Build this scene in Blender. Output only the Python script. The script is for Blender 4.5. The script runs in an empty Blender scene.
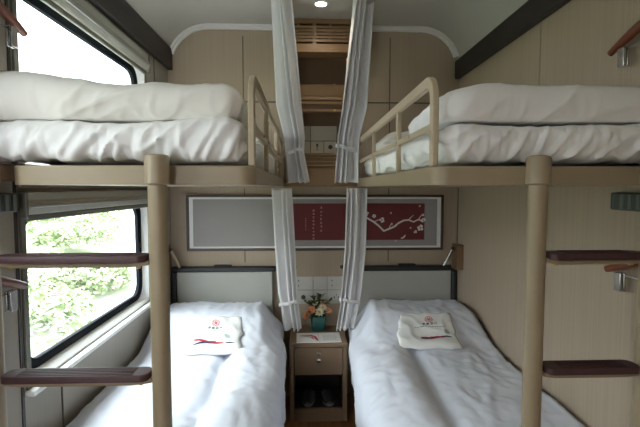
import bpy, bmesh, math, random
from mathutils import Vector, Matrix, noise, Euler
random.seed(7)
PI = math.pi
SC = bpy.context.scene
COL = SC.collection

# ------------------------------------------------------------------ helpers
def tag(o, label=None, cat=None, group=None, kind=None):
    if label: o['label'] = label
    if cat: o['category'] = cat
    if group: o['group'] = group
    if kind: o['kind'] = kind
    return o

def thing(name, label, cat, loc=(0, 0, 0), group=None, rot=(0, 0, 0)):
    o = bpy.data.objects.new(name, None)
    o.empty_display_size = .05
    COL.objects.link(o)
    o.location = loc
    o.rotation_euler = rot
    return tag(o, label, cat, group)

class MB:
    def __init__(s): s.bm = bmesh.new()
    def v(s, p): return s.bm.verts.new(p)
    def f(s, vs):
        try: return s.bm.faces.new(vs)
        except ValueError: return None
    def box(s, x0, x1, y0, y1, z0, z1):
        p = [s.v((x, y, z)) for x in (x0, x1) for y in (y0, y1) for z in (z0, z1)]
        for q in ((0, 1, 3, 2), (4, 6, 7, 5), (0, 4, 5, 1), (2, 3, 7, 6), (0, 2, 6, 4), (1, 5, 7, 3)):
            s.f([p[i] for i in q])
        return s
    def prism(s, loop, fn, a, b):
        """loop of 2-D points, fn(u, v, w) -> xyz, extruded from w=a to w=b"""
        A = [s.v(fn(u, v, a)) for u, v in loop]; B = [s.v(fn(u, v, b)) for u, v in loop]
        n = len(loop)
        s.f(A[::-1]); s.f(B)
        for i in range(n): s.f([A[i], A[(i+1) % n], B[(i+1) % n], B[i]])
        return s
    def loops(s, L, closed=True, caps=False):
        """bridge a list of equally long point loops"""
        R = [[s.v(p) for p in l] for l in L]
        n = len(R[0])
        for a, b in zip(R[:-1], R[1:]):
            for i in range(n if closed else n-1):
                s.f([a[i], a[(i+1) % n], b[(i+1) % n], b[i]])
        if caps: s.f(R[0][::-1]); s.f(R[-1])
        return s
    def tube(s, pts, r, seg=10, caps=True, flat=None, closed=False):
        """round (or, with flat=(half width, half height, up), rectangular) bar along pts"""
        pts = [Vector(p) for p in pts]
        n = len(pts)
        rr = r if isinstance(r, (list, tuple)) else [r]*n
        L = []
        prev = None
        for i, p in enumerate(pts):
            if closed: t = (pts[(i+1) % n]-pts[i-1]).normalized()
            else: t = (pts[min(i+1, n-1)]-pts[max(i-1, 0)]).normalized()
            if flat:
                up = Vector(flat[2]); a = t.cross(up).normalized()
                up = Vector(flat[2]).normalized(); b = up
                L.append([p+a*flat[1]*sx+b*flat[0]*sy for sx, sy in ((1, 1), (-1, 1), (-1, -1), (1, -1))])
            else:
                ref = Vector((0, 0, 1)) if abs(t.z) < .9 else Vector((1, 0, 0))
                if prev is not None: a = (prev-t*prev.dot(t)).normalized()
                else: a = t.cross(ref).normalized()
                prev = a
                b = t.cross(a)
                L.append([p+(a*math.cos(2*PI*k/seg)+b*math.sin(2*PI*k/seg))*rr[i] for k in range(seg)])
        if closed: L.append(L[0]); caps = False
        s.loops(L, True, caps)
        if closed: bmesh.ops.remove_doubles(s.bm, verts=s.bm.verts, dist=1e-6)
        return s
    def lathe(s, prof, seg=24, c=(0, 0, 0), axis='z', caps=True):
        L = []
        for r, h in prof:
            ring = []
            for k in range(seg):
                a = 2*PI*k/seg
                u, v = r*math.cos(a), r*math.sin(a)
                q = {'z': (u, v, h), 'y': (u, h, v), 'x': (h, u, v)}[axis]
                ring.append((c[0]+q[0], c[1]+q[1], c[2]+q[2]))
            L.append(ring)
        return s.loops(L, True, caps)
    def grid(s, fn, nu, nv):
        V = [[s.v(fn(i/nu, j/nv)) for j in range(nv+1)] for i in range(nu+1)]
        for i in range(nu):
            for j in range(nv):
                s.f([V[i][j], V[i+1][j], V[i+1][j+1], V[i][j+1]])
        return s
    def build(s, name, m, parent=None, bevel=0, smooth=40, solid=0, subsurf=0, offset=0):
        bm = s.bm
        bmesh.ops.recalc_face_normals(bm, faces=bm.faces)
        me = bpy.data.meshes.new(name)
        bm.to_mesh(me); bm.free()
        if smooth:
            me.shade_smooth()
            me.set_sharp_from_angle(angle=math.radians(smooth))
        o = bpy.data.objects.new(name, me)
        COL.objects.link(o)
        if parent: o.parent = parent
        if m: me.materials.append(m)
        if solid:
            d = o.modifiers.new('solid', 'SOLIDIFY'); d.thickness = solid; d.offset = offset
        if bevel:
            d = o.modifiers.new('bevel', 'BEVEL'); d.width = bevel; d.segments = 2; d.limit_method = 'ANGLE'; d.angle_limit = math.radians(40)
            d.harden_normals = False
        if subsurf:
            d = o.modifiers.new('sub', 'SUBSURF'); d.levels = subsurf; d.render_levels = subsurf
        return o

def struct(o):
    o['kind'] = 'structure'
    return o

def rrect(u0, u1, v0, v1, r, seg=6):
    out = []
    for cx, cy, a0 in ((u1-r, v1-r, 0), (u0+r, v1-r, 90), (u0+r, v0+r, 180), (u1-r, v0+r, 270)):
        for k in range(seg+1):
            a = math.radians(a0+90*k/seg)
            out.append((cx+r*math.cos(a), cy+r*math.sin(a)))
    return out

def fbm(p, oct=3):
    s, a = 0, 1
    for k in range(oct):
        s += a*noise.noise(Vector(p)*(2**k)+Vector((k*7.3, 3.1*k, 1.7*k))); a *= .5
    return s

def crease(p):
    """soft ridged wrinkle pattern 0..1"""
    return 1-min(1, abs(noise.noise(Vector(p)))*2.6)

def smooth01(x):
    x = max(0, min(1, x)); return x*x*(3-2*x)

# ------------------------------------------------------------------ materials
def lin(c):
    return tuple(((v/255)/12.92 if v/255 <= .04045 else ((v/255+.055)/1.055)**2.4) for v in c)+(1,)

def mat(name, col, rough=.5, metal=0, spec=.5, var=0, vscale=(8, 8, 8), bump=0, bscale=(200, 200, 200), sheen=0, col2=None, emit=0):
    m = bpy.data.materials.new(name); m.use_nodes = True
    nt = m.node_tree; b = nt.nodes['Principled BSDF']
    b.inputs['Base Color'].default_value = col
    b.inputs['Roughness'].default_value = rough
    b.inputs['Metallic'].default_value = metal
    b.inputs['Specular IOR Level'].default_value = spec
    if sheen: b.inputs['Sheen Weight'].default_value = sheen
    if emit:
        b.inputs['Emission Color'].default_value = col; b.inputs['Emission Strength'].default_value = emit
    tc = nt.nodes.new('ShaderNodeTexCoord')
    def tex(scale, detail=3):
        mp = nt.nodes.new('ShaderNodeMapping'); mp.inputs['Scale'].default_value = scale
        nt.links.new(tc.outputs['Object'], mp.inputs['Vector'])
        n = nt.nodes.new('ShaderNodeTexNoise'); n.inputs['Scale'].default_value = 1; n.inputs['Detail'].default_value = detail
        nt.links.new(mp.outputs['Vector'], n.inputs['Vector'])
        return n
    if var or col2:
        n = tex(vscale)
        r = nt.nodes.new('ShaderNodeValToRGB')
        r.color_ramp.elements[0].position = .3; r.color_ramp.elements[1].position = .7
        c2 = col2 or tuple(min(1, c*(1+var)) for c in col[:3])+(1,)
        c1 = col if col2 else tuple(c*(1-var) for c in col[:3])+(1,)
        r.color_ramp.elements[0].color = c1; r.color_ramp.elements[1].color = c2
        nt.links.new(n.outputs['Fac'], r.inputs['Fac'])
        nt.links.new(r.outputs['Color'], b.inputs['Base Color'])
    if bump:
        n = tex(bscale)
        bp = nt.nodes.new('ShaderNodeBump'); bp.inputs['Strength'].default_value = bump; bp.inputs['Distance'].default_value = .002
        nt.links.new(n.outputs['Fac'], bp.inputs['Height'])
        nt.links.new(bp.outputs['Normal'], b.inputs['Normal'])
    return m

M = {}
M['wall_end'] = mat('striped_wallpaper_end', lin((170, 153, 133)), .65, var=.06, vscale=(150, 150, 1.0), spec=.3)
M['wall_side'] = mat('striped_wallpaper_side', lin((174, 158, 139)), .65, var=.06, vscale=(110, 110, 1.0), spec=.3)
M['wall_plain'] = mat('grey_beige_laminate', lin((160, 152, 140)), .5, var=.03, vscale=(120, 120, 1), spec=.3)
M['seam'] = mat('dark_seam', lin((84, 76, 64)), .7)
M['ceiling'] = mat('ceiling_white', lin((186, 183, 176)), .5, var=.02, vscale=(3, 3, 3), spec=.3)
M['moulding'] = mat('white_moulding', lin((222, 220, 216)), .4)
M['charcoal'] = mat('charcoal_trim', lin((50, 46, 44)), .5, var=.1, vscale=(30, 30, 30))
M['floor'] = mat('wood_floor', lin((150, 108, 68)), .45, col2=lin((120, 82, 48)), vscale=(40, 2, 10))
M['tan'] = mat('tan_painted_metal', lin((158, 142, 116)), .42, var=.03, vscale=(6, 6, 6), spec=.5)
M['tan_light'] = mat('tan_rail_laminate', lin((188, 172, 144)), .42, var=.04, vscale=(60, 4, 60), spec=.5)
M['maroon'] = mat('maroon_rubber', lin((72, 44, 46)), .55, var=.08, vscale=(60, 60, 60))
M['linen'] = mat('white_cotton', lin((244, 243, 242)), .85, spec=.2, sheen=.15, bump=.12, bscale=(500, 500, 500))
M['linen_cool'] = mat('white_cotton_cool', lin((230, 235, 247)), .85, spec=.2, sheen=.15, bump=.12, bscale=(500, 500, 500))
M['linen_cream'] = mat('cream_cotton', lin((239, 236, 229)), .85, spec=.2, sheen=.15, bump=.12, bscale=(500, 500, 500))
M['tick'] = mat('mattress_cloth', lin((206, 200, 188)), .85)
M['curtain'] = mat('silver_grey_curtain', lin((216, 214, 214)), .55, spec=.35, sheen=.2, var=.03, vscale=(60, 60, 3))
M['head_grey'] = mat('grey_headboard_panel', lin((176, 175, 168)), .6, var=.02)
M['black'] = mat('black_padded_rail', lin((34, 34, 36)), .45)
M['rubber'] = mat('black_gasket', lin((16, 19, 26)), .8, spec=.15)
M['alu'] = mat('brushed_aluminium', lin((180, 182, 182)), .35, metal=.85, var=.05, vscale=(4, 90, 90))
M['blind'] = mat('grey_blind_cassette', lin((172, 172, 160)), .45, metal=0, var=.05, vscale=(60, 3, 60))
M['blind_dark'] = mat('dark_olive_cassette', lin((112, 112, 102)), .5, var=.05)
M['reveal'] = mat('white_window_reveal', lin((238, 238, 236)), .35)
M['chrome'] = mat('chrome', lin((200, 200, 200)), .22, metal=1)
M['coat_wood'] = mat('red_brown_hanger_wood', lin((120, 62, 40)), .4, col2=lin((112, 54, 30)), vscale=(30, 8, 30))
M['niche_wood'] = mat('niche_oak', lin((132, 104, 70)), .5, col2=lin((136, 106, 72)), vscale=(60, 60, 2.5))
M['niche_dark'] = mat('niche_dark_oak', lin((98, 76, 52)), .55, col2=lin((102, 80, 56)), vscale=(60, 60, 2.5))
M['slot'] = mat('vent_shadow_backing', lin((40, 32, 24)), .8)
M['stand'] = mat('nightstand_oak', lin((126, 106, 84)), .5, col2=lin((134, 110, 84)), vscale=(3, 3, 60))
M['inner'] = mat('recess_shade_brown', lin((52, 46, 42)), .7)  # dark tone puts the shade of the recess into the colour
M['plate'] = mat('cream_socket_plate', lin((180, 171, 150)), .4)
M['plate_white'] = mat('white_socket_plate', lin((192, 190, 182)), .4)
M['ink'] = mat('dark_ink', lin((52, 50, 56)), .6)
M['ink_red'] = mat('red_ink', lin((196, 48, 66)), .6)
M['ink_rose'] = mat('rose_ink', lin((206, 104, 112)), .6)
M['ink_blue'] = mat('navy_ink', lin((52, 58, 92)), .6)
M['ink_grey'] = mat('grey_ink', lin((140, 136, 134)), .6)
M['pic_frame'] = mat('dark_brown_picture_frame', lin((70, 54, 46)), .4, var=.08, vscale=(4, 60, 60))
M['pic_white'] = mat('white_inner_mount', lin((232, 230, 228)), .6)
M['pic_grey'] = mat('grey_mount', lin((150, 145, 143)), .7, var=.02)
M['pic_red'] = mat('dark_red_silk', lin((104, 40, 42)), .7, var=.06, vscale=(90, 90, 90))
M['pic_line'] = mat('pale_brush_line', lin((220, 212, 206)), .7)
M['pic_text'] = mat('faded_red_characters', lin((206, 150, 144)), .7)
M['vase'] = mat('dark_teal_vase', lin((42, 92, 88)), .35, var=.08)
M['peach'] = mat('peach_petal', lin((236, 158, 104)), .6, col2=lin((246, 192, 150)), vscale=(60, 60, 60))
M['cream'] = mat('cream_petal', lin((240, 232, 208)), .6)
M['yellow'] = mat('yellow_centre', lin((220, 180, 60)), .6)
M['leaf'] = mat('olive_leaf', lin((62, 76, 40)), .6, col2=lin((98, 102, 52)), vscale=(40, 40, 40))
M['paper'] = mat('glossy_white_paper', lin((232, 230, 228)), .35)
M['bag'] = mat('white_nonwoven_bag', lin((249, 250, 248)), .8, spec=.2, bump=.1, bscale=(300, 300, 300))
M['bag_teal'] = mat('pale_green_print', lin((172, 196, 190)), .8)
M['slipper'] = mat('dark_grey_slipper', lin((56, 54, 56)), .7, var=.1)
M['slipper_sole'] = mat('pale_sole_edge', lin((130, 128, 124)), .7)
M['mount'] = mat('brown_mount', lin((120, 92, 66)), .5)
M['vent'] = mat('dark_green_grey_fitting', lin((74, 80, 76)), .5)
M['vent_light'] = mat('green_grey_rib', lin((104, 112, 106)), .4)
M['brass'] = mat('brass_button', lin((200, 164, 96)), .3, metal=.9)
M['lamp'] = mat('lit_lamp_diffuser', (1, .95, .86, 1), .4, emit=9)
M['outside'] = mat('bright_pale_gravel', lin((150, 150, 146)), .9, var=.06, vscale=(.6, .6, .6))
M['grass'] = mat('pale_grass_bank', lin((112, 124, 88)), .9, col2=lin((160, 164, 142)), vscale=(.5, .35, .5))
M['bush'] = mat('pale_green_foliage', lin((110, 132, 82)), .8, col2=lin((152, 160, 130)), vscale=(.9, .5, .9))

def glass_mat():
    m = bpy.data.materials.new('window_glass'); m.use_nodes = True
    nt = m.node_tree; nt.nodes.clear()
    o = nt.nodes.new('ShaderNodeOutputMaterial'); mx = nt.nodes.new('ShaderNodeMixShader')
    t = nt.nodes.new('ShaderNodeBsdfTransparent'); g = nt.nodes.new('ShaderNodeBsdfGlossy')
    t.inputs['Color'].default_value = (.93, .96, .95, 1); g.inputs['Roughness'].default_value = .02
    mx.inputs[0].default_value = .06
    nt.links.new(t.outputs[0], mx.inputs[1]); nt.links.new(g.outputs[0], mx.inputs[2]); nt.links.new(mx.outputs[0], o.inputs[0])
    return m
M['glass'] = glass_mat()

# ------------------------------------------------------------------ room shell
XL, XR, YB, YF, ZC = -.92, 1.08, 3.0, -1.1, 2.50
FZ = -.08                                       # floor level
ZS = 2.22                                       # where the cove starts
XM = (XL+XR)/2
o = MB().box(XL-.1, XR+.1, YF-.1, YB+.1, -.14, FZ).build('floor', M['floor'], smooth=0); struct(o)

# window openings in the left wall (y0, y1, z0, z1)
WY0, WY1 = 1.44, 2.55
LOW = (WY0, WY1, .735, 1.353)
UPP = (WY0, WY1, 1.47, 2.10)
w = MB()
NEAR = (.45, 1.02, 1.35, 1.98)  # assumed window opening out of view, lights the left bunk's front
w.box(XL-.09, XL, YF, NEAR[0], FZ, ZS)
w.box(XL-.09, XL, NEAR[1], WY0, FZ, ZS)
w.box(XL-.09, XL, NEAR[0], NEAR[1], FZ, NEAR[2])
w.box(XL-.09, XL, NEAR[0], NEAR[1], NEAR[3], ZS)
w.box(XL-.09, XL, WY1, YB, FZ, ZS)
w.box(XL-.09, XL, WY0, WY1, FZ, LOW[2])
w.box(XL-.09, XL, WY0, WY1, LOW[3], UPP[2])
w.box(XL-.09, XL, WY0, WY1, UPP[3], ZS)
struct(w.build('wall_left', M['wall_plain'], smooth=0))
struct(MB().box(XR, XR+.09, YF, YB, FZ, ZS).build('wall_right', M['wall_side'], smooth=0))
# cove profile (half), wall top -> flat ceiling
RC = .28
def cove(k, n=10):
    a = PI/2*k/n
    return RC*(1-math.cos(a)), (ZC-ZS)*math.sin(a)
prof = [(XL+cove(k)[0], ZS+cove(k)[1]) for k in range(11)]+[(XR-cove(k)[0], ZS+cove(k)[1]) for k in range(10, -1, -1)]
outer = [(XR+.09, ZS), (XR+.09, ZC+.08), (XL-.09, ZC+.08), (XL-.09, ZS)]
c = MB()
def strip(loop, y0, y1, mb):
    A = [mb.v((x, y0, z)) for x, z in loop]; B = [mb.v((x, y1, z)) for x, z in loop]
    for i in range(len(loop)-1): mb.f([A[i], A[i+1], B[i+1], B[i]])
strip(prof, YF, YB+.09, c)
strip([(XL, ZS), (XL-.09, ZS), (XL-.09, ZC+.08), (XR+.09, ZC+.08), (XR+.09, ZS), (XR, ZS)], YF, YB+.09, c)
bmesh.ops.remove_doubles(c.bm, verts=c.bm.verts, dist=1e-5)
struct(c.build('ceiling', M['ceiling'], smooth=35))
# end wall: with a shallow niche between the curtains
NX0, NX1, NZ0 = -.115, .315, 1.535
e = MB()
e.box(XL-.09, NX0, YB, YB+.09, FZ, ZC)
e.box(NX1, XR+.09, YB, YB+.09, FZ, ZC)
e.box(NX0, NX1, YB, YB+.09, FZ, NZ0)
e.box(NX0, NX1, YB+.12, YB+.14, NZ0-.02, ZC)
struct(e.build('wall_back', M['wall_end'], smooth=0))
# wall behind the camera, with an unseen doorway added and sized for fill daylight
DX0, DX1 = -.82, -.50
fw = MB()
fw.box(XL-.09, DX0, YF-.09, YF, FZ, ZC)
fw.box(DX1, XR+.09, YF-.09, YF, FZ, ZC)
fw.box(DX0, DX1, YF-.09, YF, 2.05, ZC)
struct(fw.build('wall_front', M['wall_side'], smooth=0))

# charcoal strips along the side walls
for x0, x1, z0_, z1_ in ((XL, XL+.035, 2.195, 2.335), (XR-.035, XR, 2.152, 2.275)):
    struct(MB().box(x0, x1, YF, YB-.002, z0_, z1_).build('trim_1', M['charcoal'], bevel=.006))
# white moulding following the rounded top of the end wall
inset = .032
p2 = [(XL+.002, ZS+.06)]
mo = [(XL+max(.002, cove(k)[0]), ZS+cove(k)[1]) for k in range(2, 11)]
mo += [(XR-max(.002, cove(k)[0]), ZS+cove(k)[1]) for k in range(10, 1, -1)]
mi = []
cx0, cx1, cz = XL+RC, XR-RC, ZS
for k in range(2, 11):
    a = PI/2*k/10; mi.append((cx0-(RC-inset)*math.cos(a), cz+(ZC-ZS-inset)*math.sin(a)))
for k in range(10, 1, -1):
    a = PI/2*k/10; mi.append((cx1+(RC-inset)*math.cos(a), cz+(ZC-ZS-inset)*math.sin(a)))
mm = []
for k in range(len(mo)): mm.append(((mo[k][0]*.5+mi[k][0]*.5), (mo[k][1]*.5+mi[k][1]*.5)))
def moulding(a, b, y0, name, nr):
    mb = MB()
    A = [mb.v((x, y0, z)) for x, z in a]; B = [mb.v((x, y0, z)) for x, z in b]
    C = [mb.v((x, YB-.001, z)) for x, z in a]; D = [mb.v((x, YB-.001, z)) for x, z in b]
    for i in range(len(a)-1):
        mb.f([A[i], A[i+1], B[i+1], B[i]]); mb.f([B[i], B[i+1], D[i+1], D[i]]); mb.f([A[i], A[i+1], C[i+1], C[i]])
    struct(mb.build(name, M['moulding'], smooth=30))
moulding(mo, mm, YB-.03, 'trim_2', 2)
moulding(mm, mi, YB-.018, 'trim_3', 3)

# seams between the wall panels (thin recessed joints with a dark cover strip)
def seam(x0, x1, y0, y1, z0, z1, m='seam'):
    struct(MB().box(x0, x1, y0, y1, z0, z1).build('trim_4', M[m], smooth=0))
for x in (-.413, .594):
    seam(x-.003, x+.003, YB-.003, YB, 1.52, 2.43)
    seam(x-.003, x+.003, YB-.003, YB, .88, 1.40)
seam(XL+.005, NX0-.03, YB-.005, YB, 1.985, 1.992, 'charcoal'); seam(NX1+.03, XR-.005, YB-.005, YB, 1.985, 1.992, 'charcoal')
seam(XR-.003, XR, 1.963, 1.969, 1.50, 2.15, 'wall_plain')
seam(XR-.003, XR, 2.97, 2.98, .5, 1.40)
for y in (1.395,):
    seam(XL, XL+.004, y, y+.012, .12, 2.20, 'charcoal')
seam(XL, XL+.004, 1.62, 1.626, .12, .66)
seam(XL, XL+.004, 2.72, 2.726, .12, 2.2)
# picture-rail height strip on the left wall between the windows, with a small catch
struct(MB().box(XL, XL+.012, WY0-.02, WY1+.05, 1.40, 1.455).build('trim_5', M['wall_plain'], bevel=.003))

# ------------------------------------------------------------------ windows
def ring(mb, lo, li, x0, x1):
    """ring between two loops (y,z), extruded over x"""
    n = len(lo)
    L = [[(x1, *p) for p in lo], [(x1, *p) for p in li], [(x0, *p) for p in li], [(x0, *p) for p in lo]]
    L.append(L[0])
    mb.loops(L, True)
    bmesh.ops.remove_doubles(mb.bm, verts=mb.bm.verts, dist=1e-6)
def window(name, y0, y1, z0, z1, cz0, cz1, blind_top):
    win = bpy.data.objects.new(name, None); COL.objects.link(win); struct(win)
    win.location = (XL, (y0+y1)/2, z0)
    off = Vector(win.location)
    inv = lambda ob: setattr(ob, 'location', -off)
    # splayed white reveal from the wall to the glass
    A = rrect(y0, y1, z0, z1, .02); A2 = rrect(y0+.004, y1-.004, z0+.004, z1-.004, .03)
    G = rrect(y0+.012, y1-.022, z0+.028, z1-.022, .085)
    G2 = rrect(y0+.035, y1-.068, z0+.062, z1-.060, .07)
    mb = MB(); mb.loops([[(XL+.004, *p) for p in A], [(XL+.004, *p) for p in A2], [(XL-.028, *p) for p in G], [(XL-.085, *p) for p in G], [(XL-.085, *p) for p in A], [(XL+.004, *p) for p in A]])
    inv(mb.build('window_reveal', M['reveal'], win, smooth=30))
    mb = MB(); ring(mb, G, G2, XL-.046, XL-.026); inv(mb.build('gasket', M['rubber'], win, smooth=30, bevel=.003))
    mb = MB(); mb.prism(G, lambda u, v, q: (q, u, v), XL-.040, XL-.036); inv(mb.build('pane', M['glass'], win, smooth=0))
    # flat trim on the wall round the opening
    mb = MB(); ring(mb, rrect(y0-.022, y1+.022, z0-.02, z1+.0, .03), rrect(y0, y1, z0, z1-.004, .02), XL, XL+.008)
    inv(mb.build('window_frame', M['blind_dark'], win, smooth=30))
    mb = MB(); mb.box(XL+.001, XL+.034, y0-.03, y1+.03, z0-.022, z0-.004); inv(mb.build('window_sill', M['reveal'], win, bevel=.004))
    return win
w_low = window('window_1', *LOW, 0, 0, 0)
w_upp = window('window_2', *UPP, 0, 0, 0)
w_near = window('added_window_3', *NEAR, 0, 0, 0)  # unseen window added for side daylight
# roller blind cassettes on top of each window
def blind(z0, z1, depth, label):
    t = thing('roller_blind', label, 'window blind', (XL, (WY0+WY1)/2, z0))
    L = WY1-WY0+.03
    h = z1-z0
    MB().prism([(.001, 0), (depth*.7, 0), (depth, h*.25), (depth, h*.55), (depth*.8, h*.62), (depth*.8, h), (.001, h)], lambda u, v, q: (u, q, v), -L/2, L/2).build('cassette', M['blind'], t, bevel=.003)
    MB().box(.004, depth*.6, -L/2+.01, L/2-.01, -.022, -.0005).build('blind_hem_bar', M['blind_dark'], t, bevel=.004)
    MB().box(depth+.0005, depth+.006, -L/2+.004, L/2-.004, h*.30, h*.42).build('front_rail', M['alu'], t, bevel=.002)
    for s in (-1, 1):
        y = s*L/2
        MB().box(.001, depth*1.02, min(y, y+s*.012), max(y, y+s*.012), -.01, h).build('end_cap', M['blind_dark'], t, bevel=.003)
    return t
blind(1.312, 1.388, .03, 'grey roller blind cassette above the lower window, just under the left bunk')
blind(2.072, 2.168, .03, 'grey roller blind cassette along the top of the upper window')

# ------------------------------------------------------------------ outside the windows
def hill(u, v):
    y = -14+u*40; x = -2.2-v*26
    base = -1.35+max(0, -x-6.5)*.42
    return (x, y, base+.25*fbm((x*.3, y*.3, 0)))
b = MB().grid(lambda u, v: (-1.2-v*7.3, -14+u*40, -1.4+.03*fbm((u*60, v*12, 0))), 40, 10).build('ground', M['outside'], smooth=180); struct(b)
b = MB().grid(lambda u, v: (-4.4-v*20, -14+u*40, -1.5+2.6*smooth01(v*1.5)+.30*fbm((u*9, v*7, 2))), 60, 40).build('grass_bank', M['grass'], smooth=180)
tag(b, 'pale green grassy bank seen through the lower left window', 'grass bank', kind='stuff')
bm_ = MB()
rnd = random.Random(3)
for k in range(150):
    y = rnd.uniform(-6, 22); d = rnd.uniform(0, 9)
    x = -4.7-d; z = -1.45+2.3*smooth01(d/9)
    R = rnd.uniform(.35, .75)
    for q in range(330):
        a, bb = rnd.uniform(0, 2*PI), rnd.uniform(-.2, 1)
        rr = R*rnd.uniform(.75, 1.05)
        p = Vector((x+rr*math.cos(a)*math.sqrt(max(0, 1-bb*bb)), y+1.4*rr*math.sin(a)*math.sqrt(max(0, 1-bb*bb)), z+.3+rr*.9*bb))
        s = rnd.uniform(.05, .11)
        t1 = Vector((rnd.uniform(-1, 1), rnd.uniform(-1, 1), rnd.uniform(-.6, .6))).normalized()
        t2 = t1.cross(Vector((rnd.uniform(-1, 1), rnd.uniform(-1, 1), 1))).normalized()
        vs = [bm_.v(p+t1*s), bm_.v(p+t2*s*.5), bm_.v(p-t1*s), bm_.v(p-t2*s*.5)]
        bm_.f(vs)
b = bm_.build('trackside_bushes', M['bush'], smooth=0)
tag(b, 'pale green bushes on the bank outside the lower left window', 'bushes', kind='stuff')

# ------------------------------------------------------------------ soft cloth shapes
def soft_box(x0, x1, y0, y1, z0, z1, r, amp=.006, nx=34, ny=60, nz=8, seed=0, bulge=0, wr=(9, 4, 9), top=None, wamp=.007, side=.0):
    """closed rounded box of cloth with wrinkles"""
    mb = MB()
    bm = mb.bm
    V = {}
    def put(i, j, k):
        key = (i, j, k)
        if key in V: return V[key]
        P = Vector((x0+(x1-x0)*i/nx, y0+(y1-y0)*j/ny, z0+(z1-z0)*k/nz))
        C = Vector((min(max(P.x, x0+r), x1-r), min(max(P.y, y0+r), y1-r), min(max(P.z, z0+min(r, (z1-z0)*.49)), z1-min(r, (z1-z0)*.49))))
        d = P-C
        n = d.normalized() if d.length > 1e-6 else Vector((0, 0, 1))
        if d.length > 1e-6: P = C+n*min(d.length, r) if True else P
        s = seed*13.7
        lo = fbm((P.x*3.2+s, P.y*2.6, P.z*3+s), 2)
        w1 = crease((P.x*wr[0]+s+1.2*P.y-P.z*11, P.y*wr[1], P.z*wr[2]*.35))**2
        w2 = crease((P.x*wr[0]*1.9+s-2*P.z, P.y*wr[1]*2.2+3*P.x, P.z*5))**3
        wf = 1-.78*max(0, n.z)
        P = P+n*(amp*1.6*lo+wf*(wamp*(w1-.3)+wamp*.5*(w2-.2)))
        tz = (P.z-z0)/(z1-z0)
        if tz > .4 and bulge:
            u = (P.x-x0)/(x1-x0); v = (P.y-y0)/(y1-y0)
            P.z += bulge*4*u*(1-u)*(1 if top is None else 1)*(4*v*(1-v))**.5*(tz-.4)/.6 if 0 < u < 1 and 0 < v < 1 else 0
        if top: P.z += top(P.x, P.y)*max(0, tz)
        if P.z < z0: P.z = z0
        V[key] = mb.v(P)
        return V[key]
    for i in range(nx):
        for j in range(ny):
            mb.f([put(i, j, 0), put(i, j+1, 0), put(i+1, j+1, 0), put(i+1, j, 0)])
            mb.f([put(i, j, nz), put(i+1, j, nz), put(i+1, j+1, nz), put(i, j+1, nz)])
    for k in range(nz):
        for i in range(nx):
            mb.f([put(i, 0, k), put(i+1, 0, k), put(i+1, 0, k+1), put(i, 0, k+1)])
            mb.f([put(i, ny, k), put(i, ny, k+1), put(i+1, ny, k+1), put(i+1, ny, k)])
        for j in range(ny):
            mb.f([put(0, j, k), put(0, j, k+1), put(0, j+1, k+1), put(0, j+1, k)])
            mb.f([put(nx, j, k), put(nx, j+1, k), put(nx, j+1, k+1), put(nx, j, k+1)])
    return mb

def pillow_mesh(w, d, h, seed, amp=.012, n=40):
    """pillow lying flat, centred, bottom at z=0"""
    mb = MB()
    def surf(sgn):
        def fn(u, v):
            a, b = u*2-1, v*2-1
            t = max(0, (1-abs(a)**3.2))**.55*max(0, (1-abs(b)**3.2))**.55
            pin = 1-.05*(1-abs(a)**2)*abs(b)**4
            x = a*w/2*(1-.04*(1-b*b)*abs(a)**4); y = b*d/2*pin
            z = h*.42+sgn*t*h*(.58 if sgn > 0 else .42)
            if sgn > 0:
                z += amp*t*(1.5*fbm((a*2.2+seed, b*1.8, seed))+.9*crease((a*3+seed, b*3.4+a*1.4, 1)))
            return (x, y, z)
        return fn
    mb.grid(surf(1), n, n//2); mb.grid(surf(-1), n, n//2)
    bmesh.ops.remove_doubles(mb.bm, verts=mb.bm.verts, dist=.0006)
    return mb

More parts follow.
